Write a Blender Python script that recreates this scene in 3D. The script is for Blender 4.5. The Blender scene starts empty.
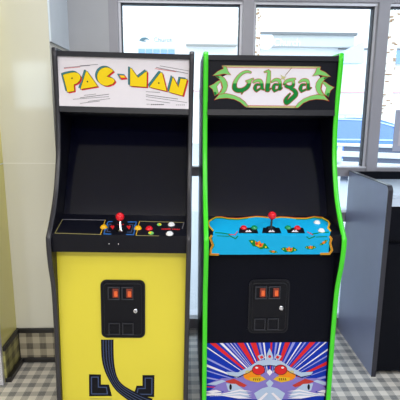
import bpy, bmesh, math, random
from mathutils import Vector, Matrix
from mathutils.geometry import tessellate_polygon
R = math.radians
PI = math.pi
SC = bpy.context.scene
COL = SC.collection
random.seed(7)

# ------------------------------------------------------------ camera, world, lights, exposure
FPX = 450.0; PITCH = R(11.6); YAW = R(2.0); ROLL = R(0.4); EYE = Vector((0, 0, 1.51))
cf = Vector((math.sin(YAW)*math.cos(PITCH), math.cos(YAW)*math.cos(PITCH), -math.sin(PITCH)))
cr0 = Vector((math.cos(YAW), -math.sin(YAW), 0)); cu0 = cr0.cross(cf)
cr = cr0*math.cos(ROLL) + cu0*math.sin(ROLL); cu = cr.cross(cf)
cam_d = bpy.data.cameras.new('camera'); cam = bpy.data.objects.new('camera', cam_d); COL.objects.link(cam)
cam.matrix_world = Matrix(((cr.x, cu.x, -cf.x, EYE.x), (cr.y, cu.y, -cf.y, EYE.y), (cr.z, cu.z, -cf.z, EYE.z), (0, 0, 0, 1)))
cam_d.sensor_width = 36; cam_d.lens = 36*FPX/400; cam_d.clip_start = .05; cam_d.clip_end = 500
SC.camera = cam

w = bpy.data.worlds.new('daylight'); SC.world = w; w.use_nodes = True
bgn = w.node_tree.nodes['Background']; bgn.inputs[0].default_value = (.70, .85, 1.0, 1); bgn.inputs[1].default_value = 4.0

def area(name, loc, rot, sx, sy, power, col):
    d = bpy.data.lights.new(name, 'AREA'); d.shape = 'RECTANGLE'; d.size = sx; d.size_y = sy; d.energy = power; d.color = col
    o = bpy.data.objects.new(name, d); COL.objects.link(o); o.location = loc; o.rotation_euler = rot
    return o
area('ceiling_fill_light', (0.0, -0.9, 2.68), (0, 0, 0), 2.6, 1.0, 98, (1, .97, .94))  # unseen main fill under the ceiling, added without a fixture
area('ceiling_fill_light', (-2.2, 0.2, 2.68), (0, 0, 0), 1.2, 1.2, 24, (1, .93, .8))  # added warm fill on the left, no fixture
area('ceiling_fill_light', (2.1, 0.8, 2.68), (0, 0, 0), 1.2, 1.2, 42, (.78, .88, 1))  # added cool fill that turns the right-hand floor bluer
area('ceiling_fill_light', (0.0, 2.0, 2.68), (0, 0, 0), 0.9, 0.5, 11, (.93, .96, 1))  # added fill to brighten the pier side and back wall
area('rear_fill_light', (0.3, -3.3, 1.5), (R(90), 0, 0), 4.2, 1.8, 26, (.95, .98, 1))  # added fill from behind the viewer, in front of solid wall

SC.view_settings.view_transform = 'Standard'; SC.view_settings.look = 'None'
SC.view_settings.exposure = 0.0; SC.view_settings.gamma = 1.0; SC.view_settings.use_curve_mapping = False

# ------------------------------------------------------------ materials
def lin(c): return tuple(((v/255)/12.92 if v/255 <= .04045 else ((v/255+.055)/1.055)**2.4) for v in c)
MATS = {}
def mat(name, rgb, rough=.5, metal=0.0, spec=.5, coat=0.0, noise=None, bump=None):
    if name in MATS: return MATS[name]
    m = bpy.data.materials.new(name); m.use_nodes = True; n = m.node_tree.nodes; L = m.node_tree.links
    b = n['Principled BSDF']; c = lin(rgb)
    b.inputs['Base Color'].default_value = (*c, 1); b.inputs['Roughness'].default_value = rough
    b.inputs['Metallic'].default_value = metal; b.inputs['Specular IOR Level'].default_value = spec
    b.inputs['Coat Weight'].default_value = coat
    tc = n.new('ShaderNodeTexCoord')
    sc, amt = noise if noise else (9.0, .05)
    t = n.new('ShaderNodeTexNoise'); t.inputs['Scale'].default_value = sc; t.inputs['Detail'].default_value = 4
    L.new(tc.outputs['Object'], t.inputs['Vector'])
    mx = n.new('ShaderNodeMix'); mx.data_type = 'RGBA'
    mx.inputs[6].default_value = (*[v*(1-amt) for v in c], 1); mx.inputs[7].default_value = (*[min(1, v*(1+amt)) for v in c], 1)
    L.new(t.outputs['Fac'], mx.inputs[0]); L.new(mx.outputs[2], b.inputs['Base Color'])
    if bump:
        t2 = n.new('ShaderNodeTexNoise'); t2.inputs['Scale'].default_value = bump[0]; t2.inputs['Detail'].default_value = 3
        L.new(tc.outputs['Object'], t2.inputs['Vector'])
        bp = n.new('ShaderNodeBump'); bp.inputs['Strength'].default_value = bump[1]; bp.inputs['Distance'].default_value = .002
        L.new(t2.outputs['Fac'], bp.inputs['Height']); L.new(bp.outputs[0], b.inputs['Normal'])
    MATS[name] = m; return m

def mathn(n, L, op, a, b=None, c=None):
    q = n.new('ShaderNodeMath'); q.operation = op
    for i, v in enumerate((a, b, c)):
        if v is None: continue
        if isinstance(v, (int, float)): q.inputs[i].default_value = v
        else: L.new(v, q.inputs[i])
    return q.outputs[0]

def plaid(name, axes, phase, period, light, dark, tint, rough=.35):
    """woven check printed on tile: two crossing sets of translucent bands with thin edge lines"""
    m = bpy.data.materials.new(name); m.use_nodes = True; n = m.node_tree.nodes; L = m.node_tree.links
    b = n['Principled BSDF']; b.inputs['Roughness'].default_value = rough
    tc = n.new('ShaderNodeTexCoord'); sp = n.new('ShaderNodeSeparateXYZ'); L.new(tc.outputs['Object'], sp.inputs[0])
    masks = []
    lines = []
    for ax, ph in zip(axes, phase):
        u = mathn(n, L, 'ADD', sp.outputs[ax], 50*period-ph)
        u = mathn(n, L, 'MULTIPLY', u, 1/period)
        u = mathn(n, L, 'ADD', u, .5)
        fr = mathn(n, L, 'FRACT', u)
        d = mathn(n, L, 'ABSOLUTE', mathn(n, L, 'SUBTRACT', fr, .5))      # 0 in the middle of a pale cell
        band = mathn(n, L, 'MULTIPLY', mathn(n, L, 'SUBTRACT', d, .25), 40); band = mathn(n, L, 'MINIMUM', mathn(n, L, 'MAXIMUM', band, 0), 1)
        l1 = mathn(n, L, 'COMPARE', d, .285, .018); l2 = mathn(n, L, 'COMPARE', d, .40, .022); l3 = mathn(n, L, 'COMPARE', d, .5, .012)
        masks.append(band); lines.append(mathn(n, L, 'ADD', mathn(n, L, 'ADD', l1, l2), l3))
    s = mathn(n, L, 'MULTIPLY', mathn(n, L, 'ADD', masks[0], masks[1]), .36)
    s = mathn(n, L, 'ADD', s, mathn(n, L, 'MULTIPLY', mathn(n, L, 'ADD', lines[0], lines[1]), .14))
    ns = n.new('ShaderNodeTexNoise'); ns.inputs['Scale'].default_value = 7; L.new(tc.outputs['Object'], ns.inputs['Vector'])
    s = mathn(n, L, 'ADD', s, mathn(n, L, 'MULTIPLY', mathn(n, L, 'SUBTRACT', ns.outputs['Fac'], .5), .15)); s = mathn(n, L, 'MINIMUM', mathn(n, L, 'MAXIMUM', s, 0), 1)
    mx = n.new('ShaderNodeMix'); mx.data_type = 'RGBA'; mx.inputs[6].default_value = (*lin(light), 1); mx.inputs[7].default_value = (*lin(dark), 1)
    L.new(s, mx.inputs[0])
    ns2 = n.new('ShaderNodeTexNoise'); ns2.inputs['Scale'].default_value = 3.1; L.new(tc.outputs['Object'], ns2.inputs['Vector'])
    mt = n.new('ShaderNodeMix'); mt.data_type = 'RGBA'; mt.blend_type = 'MULTIPLY'; L.new(mx.outputs[2], mt.inputs[6]); mt.inputs[7].default_value = (*lin(tint), 1)
    L.new(mathn(n, L, 'MULTIPLY', ns2.outputs['Fac'], 1.0), mt.inputs[0])
    L.new(mt.outputs[2], b.inputs['Base Color'])
    return m

def glass_mat():
    m = bpy.data.materials.new('window_glass'); m.use_nodes = True; n = m.node_tree.nodes; L = m.node_tree.links
    n.remove(n['Principled BSDF']); o = n['Material Output']
    t = n.new('ShaderNodeBsdfTransparent'); t.inputs[0].default_value = (.97, .985, .98, 1)
    g = n.new('ShaderNodeBsdfGlossy'); g.inputs['Roughness'].default_value = .02
    f = n.new('ShaderNodeFresnel'); f.inputs[0].default_value = 1.45
    x = n.new('ShaderNodeMixShader'); L.new(f.outputs[0], x.inputs[0]); L.new(t.outputs[0], x.inputs[1]); L.new(g.outputs[0], x.inputs[2]); L.new(x.outputs[0], o.inputs[0])
    return m

GLASS = glass_mat()
FLOOR = plaid('plaid_floor_tile', (0, 1), (1.0, 2.302), .0785, (240, 239, 236), (104, 110, 118), (246, 236, 222))
SKX = plaid('plaid_base_tile_front', (0, 2), (-.965, .065), .0785, (196, 190, 170), (66, 62, 58), (240, 230, 215))
SKY_ = plaid('plaid_base_tile_side', (1, 2), (2.36, .065), .0785, (190, 190, 130), (70, 66, 48), (240, 230, 200))
BLACKTRIM = mat('black_trim_tile', (38, 36, 36), .3)
CREAM = mat('cream_wall_tile', (230, 228, 214), .07, spec=.7, noise=(2.5, .03), bump=(3, .1))
CREAM_Y = mat('yellow_cream_wall_tile', (250, 240, 152), .14, noise=(2.5, .03), bump=(3, .15))
GROUT = mat('pale_grout', (240, 238, 228), .7)
PAINT = mat('grey_white_paint', (180, 180, 184), .55)
BLUEP = mat('pale_blue_upper_side', (226, 236, 246), .22)
CEIL = mat('ceiling_paint', (205, 205, 200), .8)
ALU = mat('grey_aluminium', (158, 156, 164), .38, .1)
ALU_L = mat('bright_aluminium', (214, 214, 222), .35, .2)
GASKET = mat('dark_gasket', (60, 60, 68), .6)
STEEL = mat('brushed_steel', (232, 240, 252), .35, .4)
STEEL_D = mat('dark_blued_steel', (40, 50, 64), .25, .9)

# ------------------------------------------------------------ mesh helper
class MB:
    def __init__(s): s.v = []; s.f = []; s.m = []; s.sm = []; s.mats = []
    def mi(s, m):
        if m not in s.mats: s.mats.append(m)
        return s.mats.index(m)
    def add(s, vs, fs, m, smooth=False):
        o = len(s.v); i = s.mi(m); s.v += [tuple(v) for v in vs]
        for f in fs: s.f.append([o+k for k in f]); s.m.append(i); s.sm.append(smooth)
        return s
    def box(s, x0, x1, y0, y1, z0, z1, m, M=None, bev=0):
        if bev > 0:
            bm = bmesh.new(); bmesh.ops.create_cube(bm, size=1)
            for v in bm.verts: v.co = Vector(((x0+x1)/2+v.co.x*(x1-x0), (y0+y1)/2+v.co.y*(y1-y0), (z0+z1)/2+v.co.z*(z1-z0)))
            bmesh.ops.bevel(bm, geom=bm.edges[:], offset=bev, segments=2, affect='EDGES', profile=.5)
            vs = [v.co.copy() for v in bm.verts]; bm.verts.index_update(); fs = [[v.index for v in f.verts] for f in bm.faces]; bm.free()
            if M: vs = [M @ v for v in vs]
            return s.add(vs, fs, m)
        vs = [Vector((x, y, z)) for x in (x0, x1) for y in (y0, y1) for z in (z0, z1)]
        if M: vs = [M @ v for v in vs]
        return s.add(vs, [(0, 1, 3, 2), (4, 6, 7, 5), (0, 4, 5, 1), (2, 3, 7, 6), (0, 2, 6, 4), (1, 5, 7, 3)], m)
    def prism(s, prof, x0, x1, m, M=None, fn=lambda a, b, t: Vector((t, a, b))):
        """profile (a, b) extruded along t"""
        n = len(prof); vs = [fn(a, b, x0) for a, b in prof]+[fn(a, b, x1) for a, b in prof]
        if M: vs = [M @ v for v in vs]
        tri = tessellate_polygon([[Vector((a, b, 0)) for a, b in prof]])
        fs = [tuple(t) for t in tri]+[tuple(n+k for k in reversed(t)) for t in tri]+[(i, (i+1) % n, n+(i+1) % n, n+i) for i in range(n)]
        return s.add(vs, fs, m)
    def lathe(s, prof, m, M=None, seg=24, smooth=True):
        """(r, h) profile about z"""
        vs = []; fs = []
        for r, h in prof:
            for k in range(seg):
                a = 2*PI*k/seg; vs.append(Vector((r*math.cos(a), r*math.sin(a), h)))
        for i in range(len(prof)-1):
            for k in range(seg):
                fs.append((i*seg+k, i*seg+(k+1) % seg, (i+1)*seg+(k+1) % seg, (i+1)*seg+k))
        fs.append(tuple(reversed(range(seg)))); fs.append(tuple(range((len(prof)-1)*seg, len(prof)*seg)))
        if M: vs = [M @ v for v in vs]
        return s.add(vs, fs, m, smooth)
    def ball(s, c, r, m, M=None, sz=1.0):
        n = 12; prof = [(max(1e-4, r*math.sin(PI*i/n)), -r*sz*math.cos(PI*i/n)) for i in range(n+1)]
        T = Matrix.Translation(c)
        return s.lathe(prof, m, (M @ T) if M else T, 24)
    def build(s, name, parent=None, autosmooth=False):
        me = bpy.data.meshes.new(name); me.from_pydata(s.v, [], s.f)
        for m in s.mats: me.materials.append(m)
        me.polygons.foreach_set('material_index', s.m); me.polygons.foreach_set('use_smooth', s.sm); me.update()
        bm = bmesh.new(); bm.from_mesh(me); bmesh.ops.recalc_face_normals(bm, faces=bm.faces); bm.to_mesh(me); bm.free()
        o = bpy.data.objects.new(name, me); COL.objects.link(o)
        if parent: o.parent = parent
        return o

def thing(name, label, cat, loc=(0, 0, 0), rot=(0, 0, 0), group=None):
    o = bpy.data.objects.new(name, None); COL.objects.link(o); o.location = loc; o.rotation_euler = rot; o.empty_display_size = .1
    tag(o, label, cat, group); return o
def tag(o, label, cat, group=None):
    o['label'] = label; o['category'] = cat
    if group: o['group'] = group
    return o
def struct(o): o['kind'] = 'structure'; return o

# ------------------------------------------------------------ room shell
BY = 2.507                       # face of the tiled pier
WY = 2.95                        # plane of the storefront glazing
CZ = 2.75
struct(MB().box(-4.5, 4.5, -3.6, 3.05, -.12, 0, FLOOR).build('floor'))
struct(MB().box(-4.5, 4.5, -3.6, 3.05, CZ, CZ+.1, CEIL).build('ceiling'))
# left pier: side wall, front, return towards the window
struct(MB().box(-1.12, -1.0, 2.29, BY+.02, 0, CZ, CREAM_Y).box(-1.005, -.9985, 2.292, BY, 1.199, 1.205, GROUT).build('wall_left'))
struct(MB().box(-4.5, -1.12, 2.29, 2.41, 0, CZ, CREAM_Y).build('wall_left_return'))
pier = MB().box(-1.12, -.71, BY, 3.05, 0, CZ, CREAM)
pier.box(-.998, -.712, BY-.0015, BY+.001, 1.199, 1.205, GROUT)
struct(pier.build('wall_pier'))
struct(MB().prism([(BY+.004, 1.845), (2.948, 1.845), (2.948, CZ-.002), (BY+.004, CZ-.002)], -.71, -.7, BLUEP).build('pier_side_upper'))  # pale blue upper part of the pier's side, white tile below
struct(MB().box(-.71, -.455, WY-.06, 3.05, 0, CZ, PAINT).build('wall_back_left'))
# skirting of plaid tile with black edges
b = MB().box(-.985, -.70, BY-.012, BY, .028, .19, SKX).box(-.985, -.70, BY-.016, BY, .19, .218, BLACKTRIM, bev=.003).box(-.985, -.70, BY-.02, BY, 0, .03, BLACKTRIM, bev=.004)
struct(b.build('baseboard_back'))
b = MB().box(-1.0, -.988, 2.288, BY-.012, .028, .19, SKY_).box(-1.0, -.984, 2.288, BY, .19, .218, BLACKTRIM, bev=.003).box(-1.0, -.965, 2.288, BY-.018, 0, .03, BLACKTRIM, bev=.004)
b.box(-1.0, -.984, BY-.016, BY, 0, .218, BLACKTRIM, bev=.002)
struct(b.build('baseboard_left'))
struct(MB().box(-1.020, -.999, 2.262, 2.288, 0, 2.2, ALU_L, bev=.003).build('trim_2'))
struct(MB().box(4.5, 4.62, -3.6, 3.05, 0, CZ, PAINT).build('wall_right'))
struct(MB().box(-4.62, -4.5, -3.6, 2.41, 0, CZ, PAINT).build('wall_left_far'))
# wall behind the viewer, with a shop window opening
bw = MB().box(-4.5, -3.75, -3.72, -3.6, 0, CZ, PAINT).box(-2.45, 4.5, -3.72, -3.6, 0, CZ, PAINT).box(-3.75, -2.45, -3.72, -3.6, 0, 1.45, PAINT).box(-3.75, -2.45, -3.72, -3.6, 2.35, CZ, PAINT)
struct(bw.build('wall_front'))
wf = MB()
for x in (-3.75, -3.115, -2.49): wf.box(x, x+.04, -3.69, -3.63, 1.45, 2.35, ALU)
for z in (1.45, 2.31): wf.box(-3.71, -2.49, -3.69, -3.63, z, z+.04, ALU)
w2 = struct(wf.build('window_2')); MB().box(-3.71, -2.49, -3.663, -3.657, 1.49, 2.31, GLASS).build('pane', w2)

# storefront
HEAD = 2.135
sf = MB()
sf.box(-.455, 4.5, WY-.05, 3.05, HEAD+.012, HEAD+.10, ALU)
sf.box(-.455, 4.5, WY-.05, 3.05, HEAD+.10, CZ, PAINT)
sf.box(-.455, 4.5, WY-.035, WY+.05, HEAD-.006, HEAD+.012, ALU_L)
sf.box(-.455, 4.5, WY-.05, WY+.05, 1.073, 1.128, ALU)
sf.box(-.455, 4.5, WY-.056, WY+.05, 1.128, 1.137, ALU_L)
sf.box(.36, 4.5, WY-.05, 3.05, .765, .83, ALU)
sf.box(-.455, 4.5, WY-.05, 3.05, 0, .07, ALU)
sf.box(-.455, -.42, WY-.05, 3.05, .07, .765, ALU)
for x, hw in ((-.43, .028), (.388, .034), (1.224, .034), (2.06, .034), (2.9, .034), (3.74, .034)):
    sf.box(x-hw, x+hw, WY-.062, WY+.05, .07, HEAD+.012, ALU)
    for s in (-1, 1):
        xe = x+s*(hw+.007); sf.box(xe-.007, xe+.007, WY-.03, WY+.04, 1.137, HEAD-.006, ALU_L)
        xg = x+s*(hw+.0165); sf.box(xg-.0025, xg+.0025, WY-.018, WY+.03, 1.137, HEAD-.006, GASKET)
sf.box(-.40, 4.5, WY-.018, WY+.03, HEAD-.012, HEAD-.006, GASKET)
win = struct(sf.build('window_1'))
for a, c in ((-.40, .355), (.422, 1.19), (1.258, 2.026), (2.094, 2.866), (2.934, 3.706)):
    MB().box(a, c, WY+.006, WY+.012, 1.137, HEAD, GLASS).build('pane', win)
    for z0, z1 in (((.07, 1.073),) if a < 0 else ((.83, 1.073), (.07, .765))):
        MB().box(a, c, WY+.006, WY+.012, z0, z1, GLASS).build('pane', win)

# ------------------------------------------------------------ traced flat artwork on a real surface
def pray(x, y): return cf+cr*((x-200)/FPX)+cu*((200-y)/FPX)
class Art:
    """Printed artwork on the plane through O spanned by unit axes A (right) and B (up) in the frame of matrix W."""
    def __init__(s, W, O, A, B):
        s.Wi = W.inverted(); s.O = Vector(O); s.A = Vector(A).normalized(); s.B = Vector(B).normalized(); s.N = s.A.cross(s.B)
        s.mb = MB(); s.n = 0
    def pt(s, p):
        o = s.Wi @ EYE; d = s.Wi.to_3x3() @ pray(*p)
        q = o+d*((s.O-o).dot(s.N)/d.dot(s.N)); q = q-s.O
        return q.dot(s.A), q.dot(s.B)
    def poly(s, pts, m, layer, px=True, bump=True):
        P = [s.pt(p) for p in pts] if px else pts
        if bump: s.n += 1
        h = .0006+layer*.0005+s.n*4e-6
        vs = [s.O+s.A*a+s.B*b+s.N*h for a, b in P]
        tri = tessellate_polygon([[Vector((a, b, 0)) for a, b in P]])
        s.mb.add(vs, [tuple(t) for t in tri], m)
    def disc(s, c, rx, ry, m, layer, n=20):
        s.poly([(c[0]+rx*math.cos(2*PI*k/n), c[1]+ry*math.sin(2*PI*k/n)) for k in range(n)], m, layer)
    def ribbon(s, P, m, layer, split=None):
        """one continuous strip along P = (x, y, half width); its pieces share edges and never overlap"""
        s.n += 1; n = len(P); L_, R_ = [], []
        for i, (x, y, h) in enumerate(P):
            ds = []
            if i > 0: ds.append((x-P[i-1][0], y-P[i-1][1]))
            if i < n-1: ds.append((P[i+1][0]-x, P[i+1][1]-y))
            ds = [(a/(math.hypot(a, b) or 1), b/(math.hypot(a, b) or 1)) for a, b in ds]
            tx, ty = sum(d[0] for d in ds), sum(d[1] for d in ds); l = math.hypot(tx, ty) or 1; tx, ty = tx/l, ty/l
            k = 1/max(.6, tx*ds[0][0]+ty*ds[0][1])
            L_.append((x-ty*h*k, y+tx*h*k)); R_.append((x+ty*h*k, y-tx*h*k))
        for i in range(n-1):
            q = [L_[i], L_[i+1], R_[i+1], R_[i]]
            if split:
                ys, mu = split
                for c, mm in ((clip(q, ys, True), mu), (clip(q, ys, False), m)):
                    if len(c) > 2: s.poly(c, mm, layer, bump=False)
            else: s.poly(q, m, layer, bump=False)
    def stroke(s, path, m, layer, grow=0.0, split=None):
        """path of (x, y, width) in image units; split=(y, upper material)"""
        P = [(x, y, w_/2+grow) for x, y, w_ in smooth(path)]
        if grow:
            (x0, y0, h0), (x1, y1, _) = P[0], P[1]; l = math.hypot(x1-x0, y1-y0) or 1; P = [(x0-(x1-x0)/l*grow, y0-(y1-y0)/l*grow, h0*.7)]+P
            (x0, y0, h0), (x1, y1, _) = P[-1], P[-2]; l = math.hypot(x1-x0, y1-y0) or 1; P = P+[(x0-(x1-x0)/l*grow, y0-(y1-y0)/l*grow, h0*.7)]
        s.ribbon(P, m, layer, split)
    def line(s, pts, w_, m, layer, closed=False):
        P = pts+[pts[0], pts[1]] if closed else pts
        if closed: P = pts+[pts[0]]
        s.ribbon([(x, y, w_/2) for x, y in P], m, layer)
    def build(s, name, parent): return s.mb.build(name, parent)
def clip(poly, y, upper):
    out = []; ins = (lambda p: p[1] <= y) if upper else (lambda p: p[1] >= y)
    for i in range(len(poly)):
        a, c = poly[i-1], poly[i]
        if ins(a) != ins(c):
            t = (y-a[1])/(c[1]-a[1]); out.append((a[0]+t*(c[0]-a[0]), y))
        if ins(c): out.append(c)
    return out
def smooth(P, k=4):
    if len(P) < 3: return P
    out = []
    for i in range(len(P)-1):
        p0 = P[max(i-1, 0)]; p1 = P[i]; p2 = P[i+1]; p3 = P[min(i+2, len(P)-1)]
        for j in range(k):
            t = j/k
            out.append(tuple(.5*((2*b)+(-a+c)*t+(2*a-5*b+4*c-d)*t*t+(-a+3*b-3*c+d)*t**3) for a, b, c, d in zip(p0, p1, p2, p3)))
    out.append(P[-1]); return out

def ink(name, rgb, rough=.4): return mat('ink_'+name, rgb, rough, spec=.15, noise=(40, .03))
I = dict(white=ink('white', (236, 230, 238)), yellow=ink('yellow', (246, 212, 20)), teal=ink('teal', (62, 130, 140)), red=ink('red', (214, 40, 44)),
         black=ink('black', (16, 17, 27)), grey=ink('grey', (120, 118, 126)), blue=ink('blue', (14, 50, 172)), lav=ink('lavender', (150, 152, 220)),
         lgreen=ink('light_green', (124, 202, 108)), dgreen=ink('dark_green', (6, 128, 52)), beige=ink('beige', (196, 190, 130)), orange=ink('orange', (238, 140, 30)),
         cyan=ink('cyan', (20, 172, 226)), maze=ink('maze_blue', (48, 104, 176)), silver=ink('silver_blue', (178, 196, 222)), purple=ink('purple', (134, 120, 196)),
         gold=ink('gold', (226, 176, 40)), brown=ink('brown', (140, 110, 70)), slate=ink('slate', (70, 84, 120)), lred=ink('brick_red', (190, 60, 50)))

# ------------------------------------------------------------ arcade cabinets
EDGE = [(-.024, 0), (-.024, .30), (-.024, .52), (-.034, .70), (-.066, .82), (-.080, .90), (-.080, .952), (-.040, .992), (.014, 1.055), (.058, 1.12), (.088, 1.187),
        (.112, 1.253), (.127, 1.32), (.137, 1.41), (.137, 1.48), (.132, 1.55), (.124, 1.64), (.116, 1.745)]
def edge_curve():
    pts = [(y, z, 0) for y, z in EDGE]; s = []
    for part in (pts[:7], pts[6:8], pts[7:]): s += [(a, b) for a, b, _ in smooth(part, 4)][:-1]
    s.append((EDGE[-1])); return s
CABB = mat('black_laminate', (11, 12, 24), .42, spec=.22, noise=(30, .1), bump=(160, .12))
CABG = mat('black_vinyl_front', (9, 11, 22), .5, spec=.09, noise=(25, .12), bump=(220, .1))
SCREEN = mat('smoked_screen_glass', (4, 5, 24), .12, spec=.42)
GREYEDGE = mat('charcoal_edge_moulding', (44, 43, 50), .33)
GREEN = mat('bright_green_edge_moulding', (66, 214, 34), .3)
YELLOW = mat('yellow_laminate', (227, 212, 62), .35, noise=(6, .02), bump=(80, .05))
METALB = mat('black_metal', (22, 23, 32), .36, spec=.3)
METALB2 = mat('black_cast_metal', (10, 11, 20), .42, spec=.2, bump=(120, .2))
BEZEL = mat('grey_bezel', (52, 53, 62), .35, .3)
LIT = mat('amber_button_plastic', (128, 44, 24), .3)
LITG = mat('amber_painted_glow', (232, 104, 48), .3)  # inner glow of the coin button, put into a brighter plain colour
CHROME = mat('chrome', (210, 210, 216), .15, 1.0)
BTN = {'red': mat('red_button_plastic', (226, 22, 40), .18), 'yellow': mat('yellow_button_plastic', (250, 190, 24), .2), 'white': mat('white_button_plastic', (238, 238, 240), .25),
       'green': mat('green_button_plastic', (20, 150, 90), .2)}

def cabinet(label, loc, rot, w_, edge_m, front_m, trim_inner):
    root = thing('arcade_cabinet', label, 'arcade machine', loc, rot, 'arcade cabinets side by side')
    bpy.context.view_layer.update()
    W = Matrix.Translation(loc) @ Matrix.Rotation(rot[1], 4, 'Y')
    hw = w_/2; th = .02; ec = edge_curve()
    prof = ec+[(.52, 1.745), (.70, 1.56), (.74, 0)]
    for s in (-1, 1):
        x0 = s*hw; x1 = s*(hw-th)
        sp = MB().prism(prof, min(x0, x1), max(x0, x1), CABB).build('side_panel', root)
        # T-moulding
        mb = MB(); path = ec+[(.52, 1.745), (.70, 1.56)]; sec = [(-.0108, -.001), (-.0108, .003), (-.0075, .0055), (0, .0068), (.0075, .0055), (.0108, .003), (.0108, -.001)]
        vs = []; k = len(sec)
        for i, (y, z) in enumerate(path):
            a = path[max(i-1, 0)]; c = path[min(i+1, len(path)-1)]; dy, dz = c[0]-a[0], c[1]-a[1]; l = math.hypot(dy, dz); ny, nz = -dz/l, dy/l
            for u, v in sec: vs.append(Vector((s*(hw-th/2)+u, y+ny*v, z+nz*v)))
        fs = [(i*k+j, i*k+(j+1) % k, (i+1)*k+(j+1) % k, (i+1)*k+j) for i in range(len(path)-1) for j in range(k)]
        fs += [tuple(range(k)), tuple(range((len(path)-1)*k, len(path)*k))]
        mb.add(vs, fs, edge_m, True).build('edge_moulding', sp)
    x0, x1 = -hw+th, hw-th
    MB().box(x0, x1, .12, .52, 1.722, 1.738, CABB).build('top_panel', root)
    MB().prism([(.50, 1.722), (.52, 1.722), (.715, 1.55), (.72, .06), (.70, .06), (.695, 1.54)], x0, x1, CABB).build('back_panel', root)
    MB().box(x0, x1, .005, .70, .05, .07, CABB).build('bottom_panel', root)
    fp = MB().box(x0, x1, -.004, .014, .05, .886, front_m).build('front_panel', root)
    # marquee retained between two black metal rails
    MB().prism([(.118, 1.716), (.128, 1.716), (.128, 1.738), (.118, 1.738)], x0, x1, METALB).build('marquee_rail', root)
    MB().prism([(.124, 1.478), (.128, 1.503), (.138, 1.503), (.24, 1.475), (.24, 1.465)], x0, x1, METALB).build('marquee_rail', root)
    mq = MB().box(x0, x1, .130, .135, 1.500, 1.720, I['white'] if trim_inner == 'w' else I['black']).build('marquee', root)
    # screen glass, sloping back, in a black bezel
    MB().prism([(.118, .99), (.126, .985), (.352, 1.455), (.344, 1.46)], x0+.002, x1-.002, SCREEN).build('screen_glass', root)
    MB().prism([(.24, 1.470), (.36, 1.452), (.36, 1.462), (.24, 1.482)], x0, x1, CABB).build('speaker_panel', root)
    # control panel: wedge
    cp = MB().prism([(-.062, .884), (-.075, .967), (.12, 1.009), (.12, .985), (-.02, .90)], x0, x1, CABB if trim_inner == 'w' else I['black']).build('control_panel', root)
    # coin door
    cx, cz = -.004, .607; dw, dh = .094, .133
    if trim_inner == 'w': cx, cz, dw, dh = .004, .594, .101, .142
    def rr(hw_, hh, r, n=6):
        return [(cx+sx*(hw_-r)+r*math.cos(a), cz+sz*(hh-r)+r*math.sin(a)) for sx, sz, a0 in ((1, 1, 0), (-1, 1, 90), (-1, -1, 180), (1, -1, 270)) for a in [R(a0+90*i/n) for i in range(n+1)]]
    fn = lambda a, b_, t: Vector((a, t, b_))
    cd = MB().prism(rr(dw, dh, .026), -.0105, -.0035, METALB, fn=fn).prism(rr(dw-.005, dh-.005, .023), -.0135, -.010, METALB2, fn=fn).build('coin_door', root)
    inner = MB()
    P = rr(dw-.014, dh-.014, .016); Q = rr(dw-.018, dh-.018, .013)
    n_ = len(P); vs = [Vector((a, -.0136, b_)) for a, b_ in P]+[Vector((a, -.0175, b_)) for a, b_ in [((p[0]+q[0])/2, (p[1]+q[1])/2) for p, q in zip(P, Q)]]+[Vector((a, -.0136, b_)) for a, b_ in Q]
    fs = [(r_*n_+i, r_*n_+(i+1) % n_, (r_+1)*n_+(i+1) % n_, (r_+1)*n_+i) for r_ in (0, 1) for i in range(n_)]
    inner.add(vs, fs, METALB, True).build('door_seam', cd)
    for sx in (-.040, .022):
        X = cx+sx; Z = cz+dh-.060
        m = MB()
        for (a, c, d, e) in ((-.027, .027, .026, .031), (-.027, .027, -.031, -.026), (-.027, -.022, -.026, .026), (.022, .027, -.026, .026)): m.box(X+a, X+c, -.0225, -.0135, Z+d, Z+e, BEZEL, bev=.0015)
        m.box(X-.022, X+.022, -.015, -.0134, Z-.026, Z+.026, METALB2)
        m.build('coin_slot', cd)
        MB().box(X-.006, X+.0215, -.0205, -.0148, Z-.022, Z+.022, LIT, bev=.002).box(X+.001, X+.0175, -.0214, -.0200, Z-.015, Z+.012, LITG, bev=.003).build('coin_button', cd)
        Z = cz-dh+.048; m = MB()
        for (a, c, d, e) in ((-.026, .026, .025, .029), (-.026, .026, -.029, -.025), (-.026, -.022, -.025, .025), (.022, .026, -.025, .025)): m.box(X+a, X+c, -.0195, -.0135, Z+d, Z+e, BEZEL, bev=.001)
        m.box(X-.022, X+.022, -.0148, -.0134, Z-.025, Z+.016, METALB2); m.build('coin_return', cd)
    M = Matrix.Translation((cx+.057, -.0135, cz-.004)) @ Matrix.Rotation(R(90), 4, 'X')
    MB().lathe([(.0115, 0), (.0115, .004), (.009, .007), (.004, .0075)], CHROME, M, 20).box(-.0015, .0015, -.006, .002, .007, .018, CHROME, M @ Matrix.Rotation(R(35), 4, 'Z')).build('door_lock', cd)
    return root, W, mq, cp, fp, cd

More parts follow.
